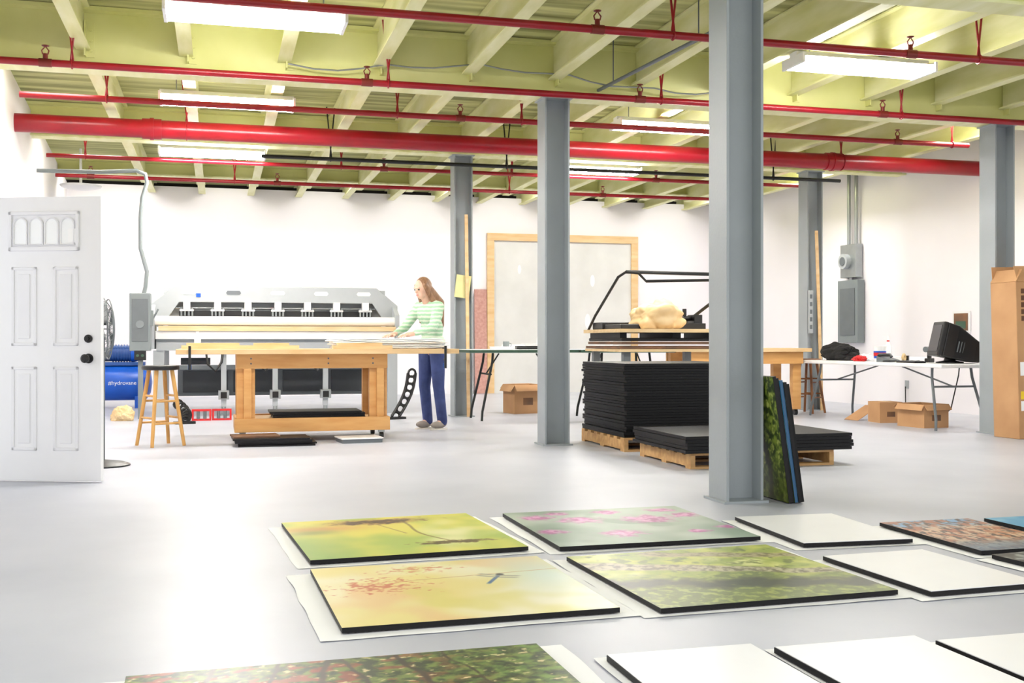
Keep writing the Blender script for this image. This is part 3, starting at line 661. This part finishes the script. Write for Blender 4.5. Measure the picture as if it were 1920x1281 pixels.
for s in (-1, 1):
    sh = V((s*.165, -.05, 1.39)); el = V((s*.235, -.20, 1.16)); wr = V((s*.165, -.39, 1.098))
    s_.cap((s*.07, -.045, 1.41), sh, .065, .066).cap(sh, el, .066, .052).cap(el, wr, .052, .036)
blob('striped_shirt', s_, m_shirt, ps, .011, 3)
j = MB(); j.ball((0, .012, .94), 1, (.168, .122, .10), 20)
for s in (-1, 1):
    hp = V((s*.09, .0, .92)); kn = V((s*.10, -.02+(.03 if s > 0 else 0), .49)); an = V((s*.10, .03+(.04 if s > 0 else 0), .09))
    j.cap(hp, kn, .096, .068).cap(kn, an, .066, .058)
    f_ = an+V((0, 0, -.04))
    sh_ = MB().ball(f_+V((0, -.06, .005)), 1, (.045, .125, .042), 14).ball(f_+V((0, .01, .03)), 1, (.042, .055, .05), 12)
    so = blob('shoe', sh_, m_shoe, ps, .01, 3)
    MB().prism([(f_.x+.047*cos(t*pi/8), f_.y-.06+.135*sin(t*pi/8)) for t in range(16)], 0, .016, 'z').out('sole', m_sole, so)
blob('jeans', j, m_jean, ps, .011, 3)
h_ = MB(); h_.ball(hd+V((0, .025, .025)), 1, (.088, .098, .105), 18, T)
for s in (-1, 0, 1):
    h_.cap(hd+V((s*.055, .04, .0)), (s*.08, .045, 1.44), .05, .055).cap((s*.08, .045, 1.44), (s*.08, .075, 1.18), .055, .03)
h_.cap(hd+V((-.075, -.02, .03)), (-.10, -.05, 1.42), .025, .033).cap(hd+V((.075, -.02, .03)), (.10, -.05, 1.42), .025, .033).cap((-.10, -.05, 1.42), (-.10, -.08, 1.22), .033, .018).cap((.10, -.05, 1.42), (.10, -.08, 1.22), .033, .018)
blob('hair', h_, m_hair, ps, .011, 2)

# ---------------------------------------------------------------- column extras and back wall items
nt = tag(B(-.10, .10, -.003, .0, 0, .30).out('yellow_note', m_yelp, None, loc=(3.12, 14.165, 1.58), rot=(0, .12, 0)), 'pale yellow paper note taped to the column behind the woman', 'note')
tag(B(-.022, .022, -.01, .01, 0, 2.68).out('wood_strip', m_pinep, None, loc=(3.21, 14.135, 0.002), rot=(0, -.012, 0)), 'tall thin wood strip standing against the column behind the woman', 'wood strip')
tag(B(-.022, .022, -.01, .01, 0, 2.6).out('wood_strip', m_pinep, None, loc=(8.45, 14.12, 0.004), rot=(0, -.035, 0)), 'tall thin wood strip leaning on the column with the power strip', 'wood strip')
tag(B(-.12, .12, -.01, .01, 0, 2.0).out('pinkish_board', m_pink, None, loc=(4.88, 20.4, 0.003), rot=(-.03, 0, 0)), 'narrow pinkish board leaning on the back wall left of the framed plasterboard', 'board')
tag(B(-.16, .16, -.01, .01, 0, 1.95).out('white_board', m_white, None, loc=(4.56, 20.4, 0.003), rot=(-.03, 0, 0)), 'narrow white board leaning on the back wall beside the pinkish one', 'board')
fr = thing('plasterboard_frame', 'pine framed plasterboard panel filling an opening in the back wall', 'wall panel', (6.56, 20.49, 0))
B(-1.5, 1.5, -.02, 0, 0, 3.0).out('plasterboard', m_dryw, fr)
for x in (-1.48, 1.48): B(x-.07, x+.07, -.06, 0, 0, 2.95).out('upright', m_pinep, fr, bev=.004)
B(-1.55, 1.55, -.065, 0, 2.95, 3.09).out('header', m_pinep, fr, bev=.004)
for x, z, r in ((-.5, 1.0, .09), (-.45, 1.9, .08), (.5, 1.4, .1), (.6, 2.2, .08), (.05, 2.5, .07), (-.9, 2.4, .06), (1.0, 1.0, .07)): MB().prism([(x+r*cos(t*pi/6)*.6, z+r*1.5*sin(t*pi/6)) for t in range(12)], -.0215, -.019).out('filler_patch', m_white, fr)
B(-.03, .03, -.0215, -.019, 0, 2.95).out('joint_strip', m_white, fr)

# ---------------------------------------------------------------- tables behind
def ftable(x, y, w, d, h, lb, mt, mlg, rz=0., edge=None):
    t = thing('folding_table', lb, 'table', (x, y, 0), rz)
    B(-w/2, w/2, -d/2, d/2, h-.045, h).out('tabletop', mt, t, bev=.012)
    if edge: B(-w/2-.004, w/2+.004, -d/2-.004, d/2+.004, h-.042, h-.006).out('edge_band', edge, t)
    for s in (-1, 1):
        xi, xo = s*(w/2-.32), s*(w/2-.16)
        for q in (-1, 1): MB().tube([(xi, q*(d/2-.12), h-.046), (xi+s*.01, q*(d/2-.11), h-.16), (xo-s*.01, q*(d/2-.06), .12), (xo, q*(d/2-.05), 0.0)], .016, 8).out('leg', mlg, t, True)
        MB().cyl((xi+s*.03, -(d/2-.1), h*.65), (xi+s*.03, d/2-.1, h*.65), .012, n=8).out('crossbar', mlg, t, True)
        MB().cyl((s*.25, 0, h-.055), (xi+s*.03, 0, h*.65), .01, n=8).out('brace', mlg, t, True)
ftable(3.75, 13.65, 1.42, .72, .90, 'green edged folding table right of the woman by the column', m_foam, m_tblack, 0, m_tgreen)
ftable(5.15, 13.65, 1.3, .72, .90, 'green edged folding table behind the black press', m_foam, m_tblack, 0, m_tgreen)
def papers(x, y, z, w, n, lb, rz=0.):
    m = MB()
    for i in range(n): m.box(-w/2, w/2, -.11, .11, i*.012, i*.012+.01, Matrix.Rotation(random.uniform(-.08, .08), 4, 'Z'))
    tag(m.out('paper_stack', m_paper, None, loc=(x, y, z), rot=(0, 0, rz)), lb, 'paper stack')
papers(3.95, 13.55, .9015, .3, 6, 'stack of white papers on the folding table by the column')
papers(4.85, 13.45, .9015, .35, 4, 'stack of white papers right of the second column')
papers(4.25, 13.75, .9015, .22, 9, 'small tall stack of papers near the end of the folding table')
papers(3.5, 13.5, .9015, .26, 3, 'few loose papers at the left end of the folding table')
stack(3.8, 13.37, .9015, .3, .1, .02, 2, 'black_book', 'thin black folder lying on the folding table by the column', 'folder', 'black folders on the folding table', m_black, .015, rj=3)
tag(MB().cyl((-.16, 0, .03), (.16, 0, .03), .03, n=14).out('paper_roll', m_paper, None, True, loc=(3.75, 13.85, .9015), rot=(0, 0, .2)), 'white paper roll at the back of the folding table by the column', 'paper roll')
mg = thing('mug', 'small dark mug on the folding table by the column', 'mug', (3.62, 13.74, .9015))
MB().lathe([(.035, 0), (.04, .01), (.042, .1), (.037, .1), (.035, .015), (.001, .012)], n=20).out('cup', m_slate, mg, True); MB().tube([(.04, 0, .08), (.065, 0, .075), (.07, 0, .05), (.06, 0, .03), (.04, 0, .025)], .006, 6).out('handle', m_slate, mg, True)
def carton(x, y, w, d, h, rz, lb, flaps=True, z=0., fo=.42):
    t = thing('cardboard_box', lb, 'box', (x, y, z), rz); k = .006
    MB().box(-w/2, w/2, -d/2, d/2, 0, k).box(-w/2, w/2, -d/2, -d/2+k, k, h).box(-w/2, w/2, d/2-k, d/2, k, h).box(-w/2, -w/2+k, -d/2+k, d/2-k, k, h).box(w/2-k, w/2, -d/2+k, d/2-k, k, h).out('body', m_card, t)
    B(-w*.18, w*.18, -d/2-.001, -d/2, h*.3, h*.55).out('printed_mark', m_orange, t)
    if flaps:
        for s in (-1, 1):
            B(0, d*fo, -d/2, d/2, 0, .005).out('flap', m_card, t, loc=(s*w/2, 0, h), rot=(0, (.9 if s > 0 else pi-1.0), 0))
            B(-w/2, w/2, 0, d*fo, 0, .005).out('flap', m_card, t, loc=(0, s*d/2, h), rot=((-.6 if s > 0 else pi+.9), 0, 0))
    else:
        B(-w/2, w/2, -d/2, d/2, h, h+.005).out('lid', m_card, t); B(-.03, .03, -d/2, d/2, h+.005, h+.006).out('tape', m_ply, t)
carton(4.12, 14.75, .42, .36, .4, .2, 'open cardboard box under the folding table by the column', fo=.3)
# pine bench behind
wb = thing('pine_bench', 'pine workbench behind the front column', 'workbench', (6.82, 13.65, 0))
B(-.95, .95, -.42, .42, .86, .91).out('benchtop', m_pinep, wb, bev=.004)
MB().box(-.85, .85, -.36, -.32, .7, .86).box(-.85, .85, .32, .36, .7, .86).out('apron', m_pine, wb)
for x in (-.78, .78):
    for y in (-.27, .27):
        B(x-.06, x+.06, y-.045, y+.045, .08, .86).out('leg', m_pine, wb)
        MB().cyl((x-.02, y, .04), (x+.02, y, .04), .04, n=14).box(x-.025, x+.025, y-.02, y+.02, .05, .08).out('caster', m_black, wb)
tag(B(-.25, .25, -.1, .1, 0, .03).out('wood_offcut', m_pine, None, loc=(6.5, 13.5, .911), rot=(0, 0, .2)), 'flat wood offcut on the pine workbench behind the front column', 'offcut')
# press with lifting frame
pr = thing('heat_press', 'black framed press with raised tube lid behind the tall black stack', 'press', (4.94, 11.9, 0))
B(-.66, .72, -.6, .6, .885, .915).out('base_tray', m_ply, pr)
for x in (-.56, .62):
    for y in (-.5, .5): B(x-.04, x+.04, y-.04, y+.04, 0, .885).out('leg', m_greyd, pr)
for z in (.915, .965): B(-.66+(z-.915)*.6, .70, -.58, .58, z+.003, z+.033).out('brown_layer', m_orange, pr, bev=.004)
B(-.63, .68, -.56, .56, 1.005, 1.04).out('platen', m_blkedge, pr, bev=.01)
for x0, x1 in ((-.63, -.55), (.0, .1), (.58, .66)): B(x0, x1, -.5, .5, 1.04, 1.10).out('spacer', m_blkedge, pr)
B(-.68, .74, -.64, .6, 1.10, 1.14).out('plywood_sheet', m_ply, pr)
MB().box(-.60, -.36, -.45, .4, 1.14, 1.195).box(-.62, -.1, .1, .45, 1.14, 1.225).out('tool_tray', m_black, pr, bev=.01)
MB().tube([(-.64, .55, 1.13), (-.64, .3, 1.3), (-.62, -.42, 1.72), (-.58, -.56, 1.77), (-.45, -.6, 1.755), (-.34, -.55, 1.67), (.64, -.52, 1.70)], .016, 8).tube([(-.58, -.56, 1.77), (.64, -.52, 1.76), (.74, -.5, 1.80), (.70, .0, 1.45), (.46, .45, 1.14)], .02, 8).out('lid_frame', m_black, pr, True)
MB().box(.2, .5, -.3, .0, 1.14, 1.21).cyl((.3, -.15, 1.2), (.3, -.15, 1.38), .025, n=10).cyl((.25, -.2, 1.26), (.5, -.1, 1.28), .03, n=10).box(.38, .48, -.25, -.05, 1.2, 1.31).out('lifting_gear', m_black, pr, bev=.004)
o = crumple('crumpled_paper', m_kraft, (4.80, 11.56, 1.142), .30, .22, .23, 9., 2.6, .3)
for p in o.data.polygons: p.use_smooth = True
tag(o, 'crumpled tan wrapping paper on top of the black press', 'paper')

# ---------------------------------------------------------------- right: white folding table and its things
ftable(8.07, 11.9, 3.0, .75, .75, 'long white folding table at the right by the column', m_white, m_greyd, pi/2)
tag(crumple('black_cloth', m_cloth, (7.98, 12.88, .751), .17, .42, .15, 5., 3., .3), 'heap of black cloth at the far end of the white folding table', 'cloth')
tag(crumple('plastic_bag', m_redp, (7.84, 12.2, .751), .07, .12, .05, 2.), 'small red bag beside the black cloth', 'bag')
tag(crumple('plastic_bag', m_foam, (8.05, 12.38, .751), .09, .1, .06, 6.), 'crumpled white bag behind the small red bag', 'bag')
bk = thing('plastic_tub', 'white tub with blue and red label on the white folding table', 'tub', (7.98, 11.98, .751))
MB().lathe([(.065, 0), (.078, .17), (.082, .17), (.082, .19), (.05, .19)], n=24).out('body', m_white, bk, True)
MB().lathe([(.0705, .04), (.0765, .13)], n=24).out('label_band', m_blue, bk, True); MB().lathe([(.0735, .07), (.0765, .11)], (-.003, -.003, 0), n=24).out('label_mark', m_redp, bk, True)
ph = thing('desk_phone', 'dark desk telephone on the white folding table', 'telephone', (7.92, 11.72, .751), .3)
MB().prism([(-.1, 0), (.1, 0), (.1, .07), (-.1, .025)], -.09, .09, 'x').out('base', m_greyd, ph); MB().tube([(-.06, -.1, .06), (-.06, -.08, .085), (-.06, .08, .085), (-.06, .1, .06)], .02, 8).out('handset', m_black, ph, True)
tp = thing('tape_dispenser', 'dark tape gun on the white folding table beside the monitor', 'tape gun', (7.92, 11.40, .751), .6)
MB().torus((0, 0, .055), .04, .015, Matrix.Rotation(pi/2, 4, 'X'), 18, 6).out('tape_roll', m_ply, tp, True); MB().box(-.09, .09, -.03, .03, 0, .012).box(.05, .09, -.03, .03, .012, .08).out('holder', m_black, tp)
kb = thing('keyboard', 'dark keyboard lying before the monitor', 'keyboard', (7.79, 11.08, .751), 1.5)
B(-.2, .2, -.07, .07, 0, .02).out('case', m_black, kb, bev=.004)
for i in range(10):
    for q in range(4): B(-.185+i*.037, -.155+i*.037, -.055+q*.028, -.032+q*.028, .02, .026).out('key', m_greyd, kb)
tag(MB().cyl((0, -.12, .03), (0, .12, .03), .03, n=14).out('paper_roll', m_paper, None, True, loc=(8.28, 11.62, .751), rot=(0, 0, .4)), 'white paper roll behind the desk telephone', 'paper roll')
pd = thing('power_drill', 'dark cordless drill standing behind the tape gun', 'drill', (8.2, 11.3, .751), 1.9)
MB().box(-.035, .035, -.05, .05, 0, .05).out('battery', m_black, pd, bev=.006); MB().box(-.018, .018, -.02, .025, .05, .13).out('grip', m_black, pd, bev=.006)
MB().cyl((0, -.08, .155), (0, .08, .155), .034, n=16).out('body', m_greyd, pd, True); MB().cyl((0, -.14, .155), (0, -.08, .155), .014, .024, 12).out('chuck', m_black, pd, True)
papers(8.22, 11.98, .7515, .2, 5, 'stack of papers behind the white tub')
wbk = thing('white_bottle', 'white squeeze bottle behind the white tub', 'bottle', (8.28, 12.25, .751)); MB().lathe([(.04, 0), (.042, .02), (.042, .2), (.015, .25), (.008, .33)], n=16).out('body', m_white, wbk, True); MB().lathe([(.017, .24), (.017, .265)], n=12).out('collar', m_redp, wbk, True)
for k, (xx, yy, lb) in enumerate(((8.08, 11.5, 'black looped cable on the white folding table near the telephone'), (7.80, 11.54, 'black cable curled at the front edge by the tape gun'))):
    tag(MB().tube([(.06*cos(t*.7)*(1+.05*t)+.004*t, .07*sin(t*.7), .009+.004*(t % 2)) for t in range(14)], .008, 6).out('cable', m_black, None, True, loc=(xx, yy, .752)), lb, 'cable')
tag(MB().tube([(8.33, 11.05, .76), (8.47, 11.1, .76), (8.49, 11.15, .6), (8.5, 11.3, .2), (8.55, 11.6, .02), (8.8, 12.4, .012), (9.3, 13.2, .012), (9.7, 13.9, .012), (9.88, 14.18, .1), (9.89, 14.2, .33)], .008, 6).out('black_cable', m_black, None, True), 'black cable hanging from the white folding table to the wall outlet', 'cable')
mn = thing('monitor', 'black tube monitor turned sideways on the white folding table', 'monitor', (8.12, 10.82, .751), radians(-112)); mn.scale = (1.08, 1.08, 1.02)
MB().lathe([(.14, 0), (.14, .015), (.06, .03), (.05, .07)], n=24).out('base', m_black, mn, True)
TI = Matrix.Translation((0, 0, .05)) @ Matrix.Rotation(-.2, 4, 'X')
MB().box(-.215, .215, -.19, -.13, .0, .39, TI).out('bezel', m_black, mn, bev=.015); MB().box(-.18, .18, -.194, -.188, .05, .35, TI).out('screen', m_screen, mn)
m = MB(); pr_ = [(.212, -.14, .002, .387), (.205, -.02, .0, .37), (.15, .2, -.0, .25), (.14, .27, .01, .22)]; rs = []
for hw, y, z0, z1 in pr_: rs.append([m.b.verts.new(TI @ V(q)) for q in ((-hw, y, z0), (hw, y, z0), (hw, y, z1), (-hw, y, z1))])
for a, b_ in zip(rs, rs[1:]): m.join(a, b_)
m._f(rs[0]); m._f(rs[-1]); m.out('rear_shell', m_black, mn, bev=.015)
for i in range(6): MB().box(.16, .20-.008*i, -.0+i*.028, .012+i*.028, .08, .2, TI).out('vent_rib', m_greyd, mn)
carton(8.0, 11.15, .36, .44, .27, .12, 'open cardboard box under the white folding table, right one', fo=.18); carton(8.0, 11.9, .3, .3, .25, -.1, 'smaller closed cardboard box under the white folding table, left one', False)
tag(B(-.2, .2, -.12, .12, 0, .006).out('cardboard_flap', m_card, None, loc=(7.93, 12.3, .09), rot=(.0, -.45, .2)), 'loose cardboard flap leaning left of the closed box under the table', 'cardboard')
# electric panel on right wall
def rw(Y): return 9.69+(20.6-Y)*.51/14.1
ep = thing('breaker_panel', 'grey breaker panel and round meter on the right wall', 'electrical panel', (rw(15.5)-.015, 15.5, 0), .036)
B(-.13, 0, -.27, .27, .98, 1.98).out('panel_box', m_slate, ep, bev=.008); B(-.14, -.13, -.2, .2, 1.1, 1.85).out('panel_door', m_greyd, ep, bev=.004)
B(-.13, 0, -.22, .2, 2.02, 2.55).out('meter_box', m_steel, ep, bev=.008); MB().cyl((-.13, .02, 2.28), (-.21, .02, 2.28), .12, n=24).out('meter', m_grey, ep, True); MB().cyl((-.21, .02, 2.28), (-.22, .02, 2.28), .07, n=20).out('meter_dial', m_greyd, ep, True)
for y in (-.14, .06): MB().cyl((-.06, y, 2.55), (-.06, y, 3.78), .03, n=12).out('conduit', m_steel, ep, True)
MB().cyl((-.06, 0, 1.98), (-.06, 0, 2.02), .03, n=12).out('coupling', m_steel, ep)
ol = thing('wall_outlet', 'white wall outlet under the white folding table', 'outlet', (rw(14.2)-.002, 14.2, .3), .036); B(-.01, 0, -.04, .04, 0, .12).out('plate', m_grey, ol)
po = thing('small_poster', 'small framed dark green picture on the right wall above the monitor', 'picture', (rw(13.0)-.008, 13.0, 1.12), .036)
B(-.02, 0, -.17, .17, 0, .3).out('frame', m_white, po); B(-.025, -.02, -.14, .14, .03, .27).out('image', m_orange, po); B(-.027, -.025, -.1, .1, .06, .16).out('green_area', m_dgreen, po)
ps2 = thing('power_strip', 'grey power strip fixed on the rear right column', 'power strip', (8.28, 14.16, 1.12)); B(-.03, .03, -.03, 0, 0, .62).out('body', m_grey, ps2)
for i in range(5): B(-.018, .018, -.033, -.03, .06+i*.11, .12+i*.11).out('socket', m_greyd, ps2)
# tall carton
tc_ = thing('tall_carton', 'tall narrow cardboard carton standing at the right edge', 'box', (8.25, 9.62, 0), .05); tc_.rotation_euler = (0, -.03, .05)
B(-.36, .5, -.18, .18, .012, 1.62).out('body', m_card, tc_, bev=.006)
B(-.34, .5, 0, .17, 0, .006).out('flap', m_card, tc_, loc=(0, -.178, 1.62), rot=(1.25, 0, 0)); B(0, .15, -.18, .18, 0, .006).out('flap', m_card, tc_, loc=(-.355, 0, 1.62), rot=(0, -1.0, 0))
B(-.34, .5, 0, .17, 0, .006).out('flap', m_card, tc_, loc=(0, .172, 1.62), rot=(1.5, 0, 0))
B(-.1, .2, -.182, -.18, .9, 1.1).out('tape', m_ply, tc_)
for i in range(5): B(-.30, -.26+.01*(i % 2), -.183, -.18, 1.22+i*.07, 1.27+i*.07).out('printed_mark', m_cardd, tc_)
B(-.33, -.27, -.183, -.18, .66, .8).out('shipping_label', m_paper, tc_); B(-.33, -.28, -.183, -.18, .42, .5).out('yellow_sticker', m_yel, tc_); B(-.33, -.28, -.183, -.18, .30, .4).out('white_sticker', m_paper, tc_)

# ---------------------------------------------------------------- camera
cd = D.cameras.new('camera'); cd.sensor_width = 36; cd.lens = F/1920*36; cd.clip_start = .05
co = D.objects.new('camera', cd); C.objects.link(co); co.location = (0, 0, 1); co.rotation_euler = (pi/2, 0, -TH); sc.camera = co
